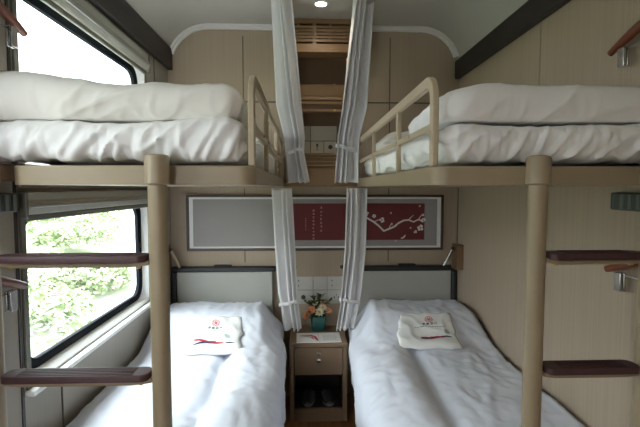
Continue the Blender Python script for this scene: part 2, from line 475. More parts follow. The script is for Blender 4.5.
# ------------------------------------------------------------------ upper bunks
def upper_bunk(side):
    left = side == 'left'
    if left: xi, xo, s = -.135, -.805, -1
    else: xi, xo, s = .362, 1.03, 1
    xa, xb = min(xi, xo), max(xi, xo)
    t = thing('upper_bunk', 'tan upper bunk shelf with guard rail, on the %s beside the %s' % ((side, 'window') if left else (side, 'windowless wall')), 'bunk bed', (0, 0, 1.405), 'upper bunks')
    z = -1.405
    mb = MB()
    L = rrect(xa, xb, 1.20, 2.955, .045)
    Li = rrect(xa+.022, xb-.022, 1.222, 2.933, .03)
    n = len(L)
    zz = lambda l, h: [(x, y, h+z) for x, y in l]
    mb.loops([zz(L, 1.409), zz(L, 1.462), zz(Li, 1.462), zz(Li, 1.455)], True)
    mb.f([mb.v(p) for p in zz(Li, 1.4552)])
    mb.f([mb.v(p) for p in zz(L, 1.409)][::-1])
    mb.build('frame', M['tan'], t, bevel=.004)
    MB().box(min(xo, XL+.004) if left else xo+.002, xo-.002 if left else XR-.004, 1.30, 2.9, 1.42+z, 1.47+z).build('wall_bracket', M['mount'], t, bevel=.004)
    # guard rail: one bent flat bar, a lower bar and uprights
    xr = xi+s*.012
    R = .06
    pts = [(xr, 1.235, 1.4625+z)]
    zt = 1.712+z
    pts += [(xr, 1.235, zt-R)]
    for k in range(1, 7):
        a = PI/2*k/6; pts.append((xr, 1.235+R*(1-math.cos(a)), zt-R+R*math.sin(a)))
    pts += [(xr, 2.82, zt)]
    for k in range(1, 7):
        a = PI/2*k/6; pts.append((xr, 2.82+R*math.sin(a), zt-R+R*math.cos(a)))
    pts += [(xr, 2.88, 1.4625+z)]
    # drop the duplicate corner points
    g = MB()
    Ls = []
    P = [Vector(p) for p in pts]
    for i, p in enumerate(P):
        tt = (P[min(i+1, len(P)-1)]-P[max(i-1, 0)]).normalized()
        nrm = tt.cross(Vector((1, 0, 0)))
        Ls.append([p+Vector((a*.009, 0, 0))+nrm*b*.017 for a, b in ((1, 1), (-1, 1), (-1, -1), (1, -1))])
    g.loops(Ls, True, True)
    gr = g.build('guard_rail', M['tan_light'], t, bevel=.003)
    for y in (1.70, 2.30):
        MB().box(xr-.008, xr+.008, y-.013, y+.013, 1.4625+z, zt-.014).build('rail_upright', M['tan_light'], gr, bevel=.002)
    MB().box(xr-.007, xr+.007, 1.253, 2.86, 1.567+z, 1.587+z).build('lower_rail_bar', M['tan_light'], gr, bevel=.002)
    for y in (1.50, 1.70, 2.30):
        MB().lathe([(.006, 0), (.006, .004), (.003, .005)], 12, (xr-s*.0085, y, 1.578+z), 'x').build('screw', M['chrome'], gr)
    return t
upper_bunk('left'); upper_bunk('right')

def bunk_bedding(side):
    left = side == 'left'
    x0, x1 = (-.895, -.170) if left else (.40, 1.06)
    sd = 1 if left else 5
    m = M['linen_cream'] if left else M['linen']
    o = soft_box(x0, x1, 1.208, 2.90, 1.4735, 1.594, .05, .008, nx=90, ny=110, nz=14, seed=sd, wr=(16, 5, 22), wamp=(.018 if left else .013)).build('mattress', M['linen'], smooth=180)
    tag(o, 'white sheeted mattress lying on the %s upper bunk' % side, 'mattress')
    zt = 1.702 if left else 1.684
    tp = (lambda x, y: .032*smooth01((-.58-x)/.28)-.006+.006*fbm((x*6, y*6, 4))) if left else (lambda x, y: .012-.02*smooth01((.56-x)/.16))
    o = soft_box(x0+.005, x1-.008, 1.216, 1.72, 1.592, zt, .055, .009, seed=sd+2, nx=90, ny=60, nz=14, wr=(8, 7, 14), wamp=(.011 if left else .007), top=tp).build('folded_quilt', m, smooth=180)
    tag(o, 'thick folded %s quilt at the foot of the %s upper bunk' % ('cream white' if left else 'white', side), 'quilt')
    o = pillow_mesh(.58, .40, .13, sd*3).build('pillow', M['linen_cream'], smooth=180)
    o.location = ((x0+x1)/2, 2.62, 1.602)
    tag(o, 'pale pillow at the far head end of the %s upper bunk' % side, 'pillow', 'pillows on the upper bunks')
bunk_bedding('left'); bunk_bedding('right')

# ------------------------------------------------------------------ ladders
def ladder(xs, label, mirror):
    t = thing('bunk_ladder', label, 'ladder', (xs[0], 1.16, 0), 'ladders at the feet of the bunks')
    for x in xs:
        u = x-xs[0]
        p = MB().lathe([(.0245, FZ), (.025, FZ+.01), (.025, 1.41)], 28, (u, 0, 0)).build('post', M['tan'], t)
        MB().lathe([(.0255, 1.408), (.032, 1.412), (.032, 1.480), (.029, 1.486), (.02, 1.489)], 28, (u, 0, 0)).build('collar', M['tan'], p)
        MB().lathe([(.036, FZ), (.036, FZ+.012), (.0255, FZ+.02)], 28, (u, 0, 0)).build('foot_plate', M['tan'], p)
    u0, u1 = sorted((0, xs[1]-xs[0]))
    for z in (.248, .568, .886, 1.206):
        # a slim rung bar that dips under its tread and rises into the posts
        pts = []
        for k in range(15):
            q = k/14
            e = min(q, 1-q)
            pts.append((u0+.022+(u1-u0-.044)*q, 0, z-.004-.006*smooth01(e/.12)))
        mb = MB(); Ls = []
        for p in pts: Ls.append([(p[0], a*.018, p[2]+b*.006) for a, b in ((1, 1), (-1, 1), (-1, -1), (1, -1))])
        mb.loops(Ls, True, True)
        r = mb.build('rung', M['tan'], t, bevel=.003)
        tr = MB()
        lp = [(u0+.045, .0), (u1-.045, .0)]
        L = rrect(u0+.028, u1-.028, -.031, .031, .022, 5)
        tr.loops([[(x, y, z-.001) for x, y in L], [(x, y, z+.014) for x, y in L], [(x*.99+.01*(u0+u1)/2, y*.92, z+.017) for x, y in L]], True, True)
        td = tr.build('tread', M['maroon'], r)
        for k in range(5):
            y = -.020+.010*k
            MB().box(u0+.07, u1-.07, y-.002, y+.002, z+.0168, z+.0188).build('grip_ridge', M['maroon'], r, bevel=.0008)
        for x in (u0+.055, u1-.055):
            MB().lathe([(.007, 0), (.007, -.004), (.004, -.006)], 12, (x, 0, z-.0155)).build('bolt', M['brass'], r)
    return t
ladder((-.389, -.834), 'tan tubular ladder with maroon treads in front of the window', 1)
ladder((.642, .968), 'tan tubular ladder with maroon treads in front of the plain right wall', -1)

# ------------------------------------------------------------------ lower beds
def lower_bed(side):
    left = side == 'left'
    s = 1 if left else -1                        # direction of the aisle
    xw = XL if left else XR
    X = lambda w_: xw+s*w_
    def bx(mb, w0, w1, y0, y1, z0, z1):
        a, b = sorted((X(w0), X(w1))); return mb.box(a, b, y0, y1, z0, z1)
    t = thing('lower_bed', 'lower berth bed with grey headboard and black top rail, %s' % ('under the window' if left else 'along the windowless right wall'), 'bed', (0, 0, 0), 'lower beds')
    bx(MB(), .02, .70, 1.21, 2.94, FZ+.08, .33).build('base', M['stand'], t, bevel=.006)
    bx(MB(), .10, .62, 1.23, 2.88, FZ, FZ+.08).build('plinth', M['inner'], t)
    hb = bx(MB(), .045, .70, 2.962, 2.982, .34, .845).build('headboard', M['head_grey'], t, bevel=.004)
    r = bx(MB(), .008, .725, 2.945, 2.993, .822, .858).build('head_rail', M['black'], t, bevel=.008)
    bx(MB(), .008, .042, 2.945, 2.993, .34, .821).build('head_post', M['black'], t, bevel=.008)
    bx(MB(), .30, .42, 2.95, 2.985, .8585, .870).build('latch', M['black'], r, bevel=.004)
    o = bx(MB(), 
             .025, .70, 1.21, 2.93, .335, .455).build('mattress', M['tick'], bevel=.03)
    tag(o, 'pale mattress under the white duvet of the %s lower bed' % side, 'mattress')
    # duvet: a puffy cloth shell over the mattress with a thick inner edge and a lengthwise crease
    Wd = .765
    m = M['linen_cool'] if left else M['linen_cool']
    sd = 2 if left else 9
    y0, y1 = 1.205, 2.925
    def prof_pt(a, y):
        flat = Wd-.085
        d = a*(flat+.13+.20)
        if d < flat: w_, z_, n_ = d, 0, (0, 1)
        elif d < flat+.13:
            th = (d-flat)/.13*PI/2
            w_, z_, n_ = flat+.083*math.sin(th), -.083*(1-math.cos(th)), (math.sin(th), math.cos(th))
        else:
            w_, z_, n_ = flat+.083, -.083-(d-flat-.13), (1, 0)
        return .03+w_, z_, n_
    def fn(u, v):
        y = y0+(y1-y0)*v
        w_, z_, n_ = prof_pt(u, y)
        cw = .49+.02*math.sin(y*3.1+sd)
        hang = smooth01((-z_-.04)/.2)
        g = w_-cw
        near = smooth01((2.5-y)/.25)
        puff = near*(-.034*math.exp(-(g/.035)**2)+.034*math.exp(-((g-.12)/.085)**2)+.008*math.exp(-((g+.16)/.12)**2))
        q = (w_*3+sd*7, y*2.4, z_*3)
        wr = .010*fbm(q, 2)+.007*(crease((w_*9+y*3+sd*3, y*3.1-w_*4, z_*4))**2-.25)+.0055*(crease((w_*17-y*5+sd, y*8+w_*5, z_*9))**3-.15)
        amp = wr+puff+.012
        if hang > 0: amp += hang*.010*math.sin(y*15+2*math.sin(y*5+sd))
        lowf = -.022*smooth01((1.5-y)/.5)*0
        zt = .490
        W = w_+n_[0]*amp-hang*.03*smooth01((y-2.0)/.7)-.03*smooth01((y-2.5)/.2)*smooth01((w_-.5)/.25)
        mound = .135*smooth01((y-2.26)/.36)*(1-.28*smooth01((y-2.83)/.095))*smooth01((w_+.03)/.09)*(1-smooth01((w_-.655)/.10))
        Z = zt+z_+n_[1]*amp+lowf+mound*(1-hang)
        Z = max(Z, .10)
        return (X(max(W, .008)), y, Z)
    du = MB().grid(fn, 70, 130).build('duvet', m, smooth=180, solid=.016, offset=0)
    tag(du, 'white duvet spread on the %s lower bed, %s' % (side, 'beside the window' if left else 'with a puffy inner edge'), 'duvet')
    p = pillow_mesh(.60, .34, .115, sd*2.1, amp=.006).build('pillow', M['linen_cool'], smooth=180)
    p.location = (X(.355), 2.755, .462)
    tag(p, 'plump white pillow tucked under the duvet at the %s lower headboard' % side, 'pillow')
    return t
lower_bed('left'); lower_bed('right')

# hinge stays at the outer ends of the headboards
for side, xw, s in (('left', XL, 1), ('right', XR, -1)):
    t = thing('folding_stay', 'brown wall block with slanting metal strut above the %s headboard' % side, 'bracket', (xw, 2.90, .93), 'folding stays beside the headboards')
    bw = .05 if side == 'right' else .014
    MB().box(*sorted((s*.001, s*bw)), -.05, .05, -.085, .085).build('block', M['mount'], t, bevel=.004)
    x0 = s*(bw+.004)
    MB().tube([(x0, 0, .055), (x0+s*.012, 0, .045), (x0+s*.055, .02, -.055), (x0+s*.06, .02, -.068)], .009, 10).build('strut', M['chrome'] if side == 'right' else M['tan_light'], t)
    MB().lathe([(.014, 0), (.014, .014*s), (.008, .02*s)], 14, (s*bw, 0, .055), 'x').build('pivot', M['charcoal'], t)

# ------------------------------------------------------------------ curtains
def curtain(name, keys, npl, amp, label, group, seed, tie_z, s_in):
    """keys: (z, cx, cy, dx, dy, squeeze); a pleated sheet through those footprints"""
    def at(z):
        ks = sorted(keys, key=lambda k: -k[0])
        for a, b in zip(ks[:-1], ks[1:]):
            if a[0] >= z >= b[0]:
                q = (a[0]-z)/(a[0]-b[0])
                return [a[i]+(b[i]-a[i])*q for i in range(1, 6)]
        return list(ks[-1][1:])
    zt, zb = max(k[0] for k in keys), min(k[0] for k in keys)
    def pt(u, v):
        z = zt+(zb-zt)*v
        cx, cy, dx, dy, am = at(z)
        t_ = u-.5
        L = math.hypot(dx, dy)
        nx, ny = -dy/L, dx/L
        ph = 2*PI*npl*u+1.9*math.sin(2.3*u*PI+seed)+.6*noise.noise(Vector((u*2.5, z*1.3, seed)))
        a = am*amp*(math.sin(ph)+.12*math.sin(2*ph+seed))*(1+.45*noise.noise(Vector((u*3+seed, z*1.2, 2))))
        return (cx+dx*t_+nx*a, cy+dy*t_+ny*a, z+.004*math.sin(ph)*v)
    o = MB().grid(pt, npl*16, 60).build(name, M['curtain'], smooth=180, solid=.003)
    tag(o, label, 'curtain', group)
    # stitched heading at the top and hem at the bottom are part of the cloth; the tie is a part
    cx, cy, dx, dy, am = at(tie_z)
    L = math.hypot(dx, dy); ux, uy = dx/L, dy/L
    ra, rb = L/2+.002, amp*am*.92+.004
    Ls = []
    for k in range(33):
        a = 2*PI*k/32
        px_, py_ = ra*math.cos(a), rb*math.sin(a)
        wx, wy = cx+ux*px_-uy*py_, cy+uy*px_+ux*py_
        dz = .016*math.cos(a)*s_in+.003*math.sin(5*a)
        Ls.append([(wx, wy, tie_z+dz-.011), (wx, wy, tie_z+dz-.004), (wx, wy, tie_z+dz+.004), (wx, wy, tie_z+dz+.011)])
    mb = MB(); mb.loops(Ls, False)
    bmesh.ops.remove_doubles(mb.bm, verts=mb.bm.verts, dist=1e-6)
    tb = mb.build('tieback', M['curtain'], o, smooth=180, solid=.003)
    fy = -1
    bxp = (cx+.35*dx*s_in if False else cx+s_in*.012, cy-rb*abs(ux)-ra*abs(uy)-.004, tie_z)
    MB().lathe([(.002, -.004), (.010, -.003), (.012, 0), (.010, .003), (.006, .004)], 16, bxp, 'y').build('button', M['plate_white'], tb)
    return o
GC = 'curtains tied back beside the niche'
curtain('berth_curtain', [(2.494, -.135, 2.56, .100, -.10, 1.0), (1.92, -.102, 2.74, .150, -.07, 1.0), (1.72, -.066, 2.775, .128, -.05, .85), (1.63, -.066, 2.78, .120, -.04, .75), (1.435, -.043, 2.80, .155, -.03, 1.0)], 3, .030,
        'long silver grey curtain tied back at the left upper bunk', GC, 1, 1.632, 1)
curtain('berth_curtain', [(2.494, .343, 2.56, .108, .10, 1.0), (1.92, .313, 2.74, .160, .07, 1.0), (1.73, .280, 2.775, .145, .05, .85), (1.65, .276, 2.78, .140, .04, .75), (1.435, .270, 2.80, .157, .03, 1.0)], 3, .030,
        'long silver grey curtain tied back at the right upper bunk', GC, 4, 1.655, -1)
curtain('berth_curtain', [(1.398, -.148, 2.71, .125, -.05, 1.0), (1.0, -.131, 2.745, .132, -.05, 1.0), (.70, -.112, 2.765, .125, -.03, .85), (.65, -.102, 2.765, .118, -.03, .75), (.475, -.080, 2.77, .118, -.02, 1.0)], 3, .026,
        'short silver grey curtain tied back beside the left lower pillow', GC, 7, .655, 1)
curtain('berth_curtain', [(1.398, .328, 2.71, .132, .05, 1.0), (1.0, .322, 2.745, .138, .05, 1.0), (.72, .302, 2.765, .138, .03, .85), (.66, .296, 2.765, .130, .03, .75), (.475, .262, 2.77, .115, .02, 1.0)], 3, .026,
        'short silver grey curtain tied back beside the right lower pillow', GC, 11, .665, -1)
for x, side in ((-.135, 'left'), (.345, 'right')):
    o = MB().box(x-.009, x+.009, .9, 2.93, 2.4955, 2.4995).build('curtain_track', M['moulding'], bevel=.001)
    tag(o, 'slim white ceiling track holding the %s long curtain' % side, 'curtain track', 'ceiling curtain tracks')

# ------------------------------------------------------------------ niche cabinet between the bunks
t = thing('niche_cabinet', 'oak wall cabinet with slotted vent and shelves between the long curtains', 'cabinet', (0, 0, 0))
a0, a1 = NX0-.055, NX1+.055
# vent box hanging from the ceiling
MB().box(a0, a1, 2.86, 2.998, 2.285, 2.305).build('vent_box_bottom', M['niche_wood'], t, bevel=.003)
MB().box(a0, a0+.018, 2.862, 2.998, 2.306, 2.498).build('vent_box_side', M['niche_wood'], t)
MB().box(a1-.018, a1, 2.862, 2.998, 2.306, 2.498).build('vent_box_side', M['niche_wood'], t)
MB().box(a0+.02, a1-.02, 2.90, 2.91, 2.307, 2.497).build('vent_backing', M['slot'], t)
g = MB()
g.box(a0+.019, a1-.019, 2.866, 2.884, 2.306, 2.340)
g.box(a0+.019, a1-.019, 2.866, 2.884, 2.470, 2.498)
rows = 6
pitch = (2.470-2.340)/rows
for k in range(1, rows):
    zc = 2.340+pitch*k
    g.box(a0+.019, a1-.019, 2.866, 2.884, zc-.0078, zc+.0078)
g.box(XM-.01-.012, XM+.002, 2.867, 2.883, 2.34, 2.47)
for k in range(rows):
    zc = 2.340+pitch*k
    if k % 2:
        for q in (-.105, .105): g.box(XM-.01+q-.008, XM-.01+q+.008, 2.867, 2.883, zc, zc+pitch)
for xx in (a0+.019, a1-.035): g.box(xx, xx+.016, 2.867, 2.883, 2.34, 2.47)
g.build('vent_grille', M['niche_wood'], t, smooth=0)
# side cheeks, back boards, shelf, rails and plinth of the niche
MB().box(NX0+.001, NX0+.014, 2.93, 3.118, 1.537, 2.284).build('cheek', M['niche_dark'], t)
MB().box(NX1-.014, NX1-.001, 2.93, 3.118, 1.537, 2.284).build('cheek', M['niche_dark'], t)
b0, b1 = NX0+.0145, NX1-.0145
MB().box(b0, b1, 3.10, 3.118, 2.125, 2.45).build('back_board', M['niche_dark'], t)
fl = MB().box(b0, b1, 3.06, 3.08, 2.045, 2.125).box(b0, b1, 3.06, 3.118, 2.030, 2.044).build('fold_flap', M['niche_wood'], t, bevel=.002)
for x in (XM-.13, XM+.135):
    MB().lathe([(.009, 3.06), (.009, 3.054), (.004, 3.05)], 14, (x, 0, 2.12), 'y').build('brass_button', M['brass'], fl)
for zc in (2.012, 1.985):
    MB().box(b0, b1, 2.985, 3.0, zc-.011, zc+.009).build('hanging_rail', M['niche_wood'], t, bevel=.003)
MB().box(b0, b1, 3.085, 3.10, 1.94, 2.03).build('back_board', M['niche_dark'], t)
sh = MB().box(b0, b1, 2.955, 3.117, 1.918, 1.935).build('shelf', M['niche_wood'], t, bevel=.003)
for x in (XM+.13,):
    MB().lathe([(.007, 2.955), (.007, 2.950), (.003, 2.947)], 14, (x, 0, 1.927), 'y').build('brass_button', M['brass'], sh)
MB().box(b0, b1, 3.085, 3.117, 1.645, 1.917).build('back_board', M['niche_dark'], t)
for k, zc in enumerate((1.632, 1.602, 1.572, 1.545)):
    MB().box(b0, b1, 2.985+.01*(k % 2), 3.05, zc-.011, zc+.009).build('lower_slat', M['niche_wood'], t, bevel=.003)
MB().box(a0+.038, a1-.011, 2.90, 2.998, 1.412, 1.532).build('ledge_box', M['niche_wood'], t, bevel=.004)

# ------------------------------------------------------------------ switch and socket plates
def plate(x0, x1, z0, z1, y, label, icon, m, group, nm='switch_plate', cat='switch plate'):
    cx, cz = (x0+x1)/2, (z0+z1)/2
    t = thing(nm, label, cat, (cx, y, cz), group)
    w2, h2 = (x1-x0)/2, (z1-z0)/2
    MB().box(-w2, w2, -.008, -.0005, -h2, h2).build('plate_body', m, t, bevel=.002)
    def bit(a, b, c, d, nm_, mm, dp=.0016):
        MB().box(a, b, -.008-dp, -.0082, c, d).build(nm_, mm, t, bevel=.0004)
    if icon == 'rocker2':
        bit(-w2*.8, -.002, -h2*.7, h2*.7, 'rocker', m, .003); bit(.002, w2*.8, -h2*.7, h2*.7, 'rocker', m, .003)
    elif icon == 'rocker':
        bit(-w2*.75, w2*.75, -h2*.7, h2*.7, 'rocker', m, .003)
    elif icon == 'socket':
        for q in (-1, 1):
            bit(q*.014-.003, q*.014+.003, -.010, .004, 'socket_hole', M['ink'])
        bit(-.003, .003, .010, .018, 'socket_hole', M['ink'])
    elif icon == 'holes':
        for q in (-1, 1):
            bit(-w2*.5-.003, -w2*.5+.004, q*.018-.005, q*.018+.005, 'socket_hole', M['ink'])
    elif icon == 'dial':
        MB().lathe([(.015, -.0082), (.015, -.018), (.011, -.021)], 20, (0, 0, 0), 'y').build('dial', M['ink'], t)
    elif icon == 'usb':
        bit(-.007, .007, .004, .022, 'usb_port', M['ink']); bit(-.010, .010, -.022, -.018, 'usb_mark', M['ink'])
        bit(-.004, .004, -.010, .0, 'usb_port', M['ink'])
    return t
yu = 3.0845
G1, G2 = 'switch plates in the upper niche', 'socket plates above the nightstand'
plate(-.062, .045, 1.735, 1.838, yu, 'blank cream plate at the left of the upper niche row', 'rocker', M['plate'], G1)
plate(.049, .232, 1.735, 1.838, yu, 'widest cream plate, at the right of the upper niche row', 'rocker2', M['plate'], G1)
plate(-.062, .045, 1.650, 1.731, yu, 'cream socket plate lower left in the upper niche', 'holes', M['plate'], G1, 'socket_plate', 'socket')
plate(.049, .140, 1.650, 1.731, yu, 'cream plate with small ports in the middle of the upper niche', 'usb', M['plate'], G1, 'port_plate', 'socket')
plate(.144, .232, 1.650, 1.731, yu, 'cream plate with round dark dial at lower right of the upper niche', 'dial', M['plate'], G1, 'dial_plate', 'dial')
yl = 2.9995
plate(-.075, .062, .685, .778, yl, 'white socket plate at top left above the nightstand', 'holes', M['plate_white'], G2, 'socket_plate', 'socket')
plate(.066, .160, .685, .778, yl, 'blank white plate in the middle above the nightstand', 'rocker', M['plate_white'], G2)
plate(.164, .290, .685, .778, yl, 'white socket plate at top right above the nightstand', 'holes', M['plate_white'], G2, 'socket_plate', 'socket')
plate(-.075, .062, .585, .681, yl, 'white plate with dark dial at lower left above the nightstand', 'dial', M['plate_white'], G2, 'dial_plate', 'dial')
plate(.066, .160, .585, .681, yl, 'white port plate right behind the flowers', 'usb', M['plate_white'], G2, 'port_plate', 'socket')
plate(.164, .290, .585, .681, yl, 'white socket plate at lower right above the nightstand', 'socket', M['plate_white'], G2, 'socket_plate', 'socket')
for x, side in ((-.065, 'left'), (.265, 'right')):
    t = thing('tieback_hook', 'small dark hook on the end wall beside the %s short curtain' % side, 'hook', (x, 2.999, .845), 'tieback hooks')
    MB().lathe([(.013, 0), (.013, -.004), (.005, -.006)], 14, (0, 0, 0), 'y').build('rosette', M['charcoal'], t)
    MB().tube([(0, -.006, 0), (0, -.028, 0), (0, -.034, .006), (0, -.034, .02)], .004, 8).build('hook_arm', M['charcoal'], t)

# ------------------------------------------------------------------ long picture on the end wall
px0, px1, pz0, pz1 = -.808, .978, .965, 1.353
t = thing('long_picture', 'long framed picture with grey and dark red panels and pale plum branch', 'picture', (0, 2.998, 0))
fr = MB()
for bx_ in ((px0, px1, pz0, pz0+.016), (px0, px1, pz1-.016, pz1), (px0, px0+.016, pz0+.016, pz1-.016), (px1-.016, px1, pz0+.016, pz1-.016)):
    fr.box(bx_[0], bx_[1], -.026, -.001, bx_[2], bx_[3])
fr.build('frame', M['pic_frame'], t, bevel=.002)
MB().box(px0+.0165, px1-.0165, -.012, -.006, pz0+.0165, pz1-.0165).build('white_border', M['pic_white'], t)
i0, i1, j0, j1 = px0+.044, px1-.044, pz0+.030, pz1-.030
mt = MB().box(i0, i1, -.0145, -.0122, j0, j1).build('grey_mount', M['pic_grey'], t)
rd = MB().box(-.10, .845, -.016, -.0147, j0+.042, j1-.030).build('red_panel', M['pic_red'], t)
rz0, rz1 = j0+.042, j1-.030
# short columns of tiny brush-written characters, far too small to read
rnd = random.Random(11)
tx = MB()
for cx_, n_, sz, zst in ((.118, 7, .016, rz1-.03), (.066, 9, .015, rz1-.048), (.012, 6, .009, rz1-.105)):
    for k in range(n_):
        zc = zst-k*sz*1.65
        for q in range(5):
            h_ = rnd.random() < .55
            ox, oz = rnd.uniform(-.4, .4)*sz, rnd.uniform(-.4, .4)*sz
            L = rnd.uniform(.35, .95)*sz/2; th = sz*.085
            if h_: tx.box(cx_-L+ox*.3, cx_+L+ox*.3, -.0168, -.0162, zc+oz-th, zc+oz+th)
            else: tx.box(cx_+ox-th, cx_+ox+th, -.0168, -.0162, zc-L, zc+L)
tx.build('character_columns', M['pic_text'], rd, smooth=0)
# plum branch
def flat_stroke(mb, pts, wid, y=-.0172):
    P = [Vector((p[0], 0, p[1])) for p in pts]
    n = len(P)
    A, B = [], []
    for i, p in enumerate(P):
        tt = (P[min(i+1, n-1)]-P[max(i-1, 0)]).normalized(); nn = Vector((-tt.z, 0, tt.x))
        ww = wid[i] if isinstance(wid, list) else wid
        A.append(mb.v((p.x+nn.x*ww, y, p.z+nn.z*ww))); B.append(mb.v((p.x-nn.x*ww, y, p.z-nn.z*ww)))
    for i in range(n-1): mb.f([A[i], A[i+1], B[i+1], B[i]])
def pix(px_, py_):                               # metres on the picture from its own drawing grid
    return ((px_-304)/143.3, 1.40-(py_-188)/143.3)
br = MB()
brp = [(358, 214.5), (362, 216), (368, 218.5), (374, 222), (379, 226), (384, 231), (389, 229), (394, 227), (399, 223), (404, 220.5), (409, 220), (414, 222), (419, 219.5), (424, 222)]
flat_stroke(br, [pix(*p) for p in brp], [.004, .0055, .006, .006, .006, .007, .0065, .006, .006, .006, .005, .005, .005, .006])
for a, b_ in (((374, 222), (381, 219)), ((389, 229), (392, 223)), ((399, 223), (396, 227)), ((409, 220), (414, 215)), ((419, 219.5), (423, 214)), ((366, 217.5), (369, 212))):
    flat_stroke(br, [pix(*a), pix((a[0]+b_[0])/2, (a[1]+b_[1])/2-.4), pix(*b_)], [.003, .0024, .0012])
br.build('plum_branch', M['pic_line'], rd, smooth=0, solid=.0006)
bl = MB()
rnd = random.Random(5)
for (bx_, by_, R) in ((374, 216, 2.2), (382, 220, 3.0), (421, 228, 3.6), (424, 220, 2.4), (416, 232, 1.8), (367, 213, 1.6), (391, 213, 1.1), (420, 206, 1.1), (392, 224, 1.3), (411, 228, 1.0), (423.5, 215, 1.4), (396, 241, 1.0)):
    c0 = pix(bx_, by_); r_ = R/143.3
    for k in range(5):
        a = 2*PI*k/5+rnd.random()
        cc = (c0[0]+r_*.55*math.cos(a), c0[1]+r_*.55*math.sin(a))
        vs = [bl.v((cc[0]+r_*.40*math.cos(2*PI*q/8), -.0178-.00002*k, cc[1]+r_*.40*math.sin(2*PI*q/8))) for q in range(8)]
        bl.f(vs)
# little bird shape below the branch
c0 = pix(404, 237)
bl.f([bl.v((c0[0]+a/143.3, -.0178, c0[1]+b_/143.3)) for a, b_ in ((-3.5, -1.5), (-1, -2), (1.2, -.6), (2.4, 2.6), (.6, 1.2), (-1, -.4))])
bl.build('blossoms', M['pic_line'], rd, smooth=0)

# ------------------------------------------------------------------ nightstand with its things
t = thing('nightstand', 'narrow oak nightstand with one drawer and an open cubby between the beds', 'nightstand', (.089, 2.80, FZ))
nw = .182
MB().box(-nw, nw, -.165, .19, .485, .51).build('top', M['stand'], t, bevel=.004)
for s in (-1, 1):
    MB().box(*sorted((s*nw, s*(nw-.028))), -.155, .185, .0, .4845).build('side_panel', M['stand'], t, bevel=.003)
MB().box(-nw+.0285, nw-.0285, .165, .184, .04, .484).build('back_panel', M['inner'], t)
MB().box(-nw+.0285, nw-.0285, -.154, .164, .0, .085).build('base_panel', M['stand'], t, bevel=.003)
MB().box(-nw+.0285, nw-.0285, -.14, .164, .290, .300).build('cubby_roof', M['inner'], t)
MB().box(-nw+.0285, -nw+.031, -.14, .164, .0855, .2895).build('cubby_shade_sheet', M['inner'], t)  # thin dark sheets added to paint the cubby's shade
MB().box(nw-.031, nw-.0285, -.14, .164, .0855, .2895).build('cubby_shade_sheet', M['inner'], t)
MB().box(-nw+.0315, nw-.0315, -.14, .164, .0855, .088).build('cubby_shade_sheet', M['inner'], t)
dr = MB().box(-nw+.031, nw-.031, -.156, -.135, .304, .480).build('drawer', M['stand'], t, bevel=.003)
hd = MB().lathe([(.011, -.1565), (.012, -.160), (.009, -.163)], 16, (0, 0, .440), 'y').build('lock', M['chrome'], dr)
MB().lathe([(.006, -.1565), (.006, -.170), (.012, -.173), (.013, -.180), (.008, -.183)], 16, (0, 0, .405), 'y').build('knob', M['chrome'], dr)
# pair of dark slippers in the cubby
def slipper():
    r = thing('slipper', 'dark slipper, left one of the pair in the nightstand cubby', 'slipper', (.032, 2.76, FZ+.0885), 'slippers in the nightstand')
    def outline(k):
        a = 2*PI*k/24
        x, y = math.sin(a), -math.cos(a)
        return (.042*x*(1+.12*-y), .105*y)
    O = [outline(k) for k in range(24)]
    MB().loops([[(x*.95, y*.97, 0) for x, y in O], [(x, y, .006) for x, y in O], [(x, y, .016) for x, y in O], [(x*.94, y*.97, .019) for x, y in O]], True, True).build('sole', M['slipper_sole'], r)
    up = MB()
    def f_(u, v):
        a = PI*u
        y = -.098+v*.115
        hw = .041*math.sqrt(max(.02, 1-((y+.0)/.108)**2))
        return (hw*math.cos(a), y, .0195+.045*math.sin(a)**.8*(.35+.65*smooth01(v*1.3)))
    up.grid(f_, 14, 10)
    up.build('upper', M['slipper'], r, smooth=180, solid=.004)
    return r
s1 = slipper()
def dup(root, loc, label, rotz=None):
    r = root.copy(); COL.objects.link(r); r.location = loc; r['label'] = label
    if rotz is not None: r.rotation_euler.z = rotz
    for ch in list(root.children):
        c_ = ch.copy(); COL.objects.link(c_); c_.parent = r
        for g_ in ch.children:
            d_ = g_.copy(); COL.objects.link(d_); d_.parent = c_
    return r
s1.rotation_euler.z = math.radians(-8)
dup(s1, (.150, 2.76, FZ+.0885), 'dark slipper, right one of the pair in the nightstand cubby', math.radians(8))

# brochure lying on the nightstand
t = thing('brochure', 'white printed brochure with red ribbon lying on the nightstand', 'brochure', (.092, 2.722, .4305), rot=(0, 0, math.radians(1)))
MB().box(-.142, .142, -.078, .098, 0, .005).build('pages', M['paper'], t, bevel=.001)
MB().box(-.0008, .0008, -.078, .098, .0051, .0054).build('fold_line', M['ink_grey'], t, smooth=0)
def ribbon_at(fn, pts, wid, name, m, parent, sub=6):
    """thin printed band whose points are lifted onto a surface by fn(u, v)"""
    P = []
    for a, b_ in zip(pts[:-1], pts[1:]):
        for k in range(sub): P.append((a[0]+(b_[0]-a[0])*k/sub, a[1]+(b_[1]-a[1])*k/sub))
    P.append(pts[-1])
    mb = MB(); n = len(P)
    A, B = [], []
    for i, p in enumerate(P):
        q0, q1 = P[max(i-1, 0)], P[min(i+1, n-1)]
        tx_, ty_ = q1[0]-q0[0], q1[1]-q0[1]; L = math.hypot(tx_, ty_) or 1
        nx_, ny_ = -ty_/L, tx_/L
        w_ = wid*(.35+.65*math.sin(PI*min(1, max(0, (i+.5)/n))))
        A.append(mb.v(fn(p[0]+nx_*w_, p[1]+ny_*w_))); B.append(mb.v(fn(p[0]-nx_*w_, p[1]-ny_*w_)))
    for i in range(n-1): mb.f([A[i], A[i+1], B[i+1], B[i]])
    return mb.build(name, m, parent, smooth=180)
fl_ = lambda u, v: (u, v, .0056)
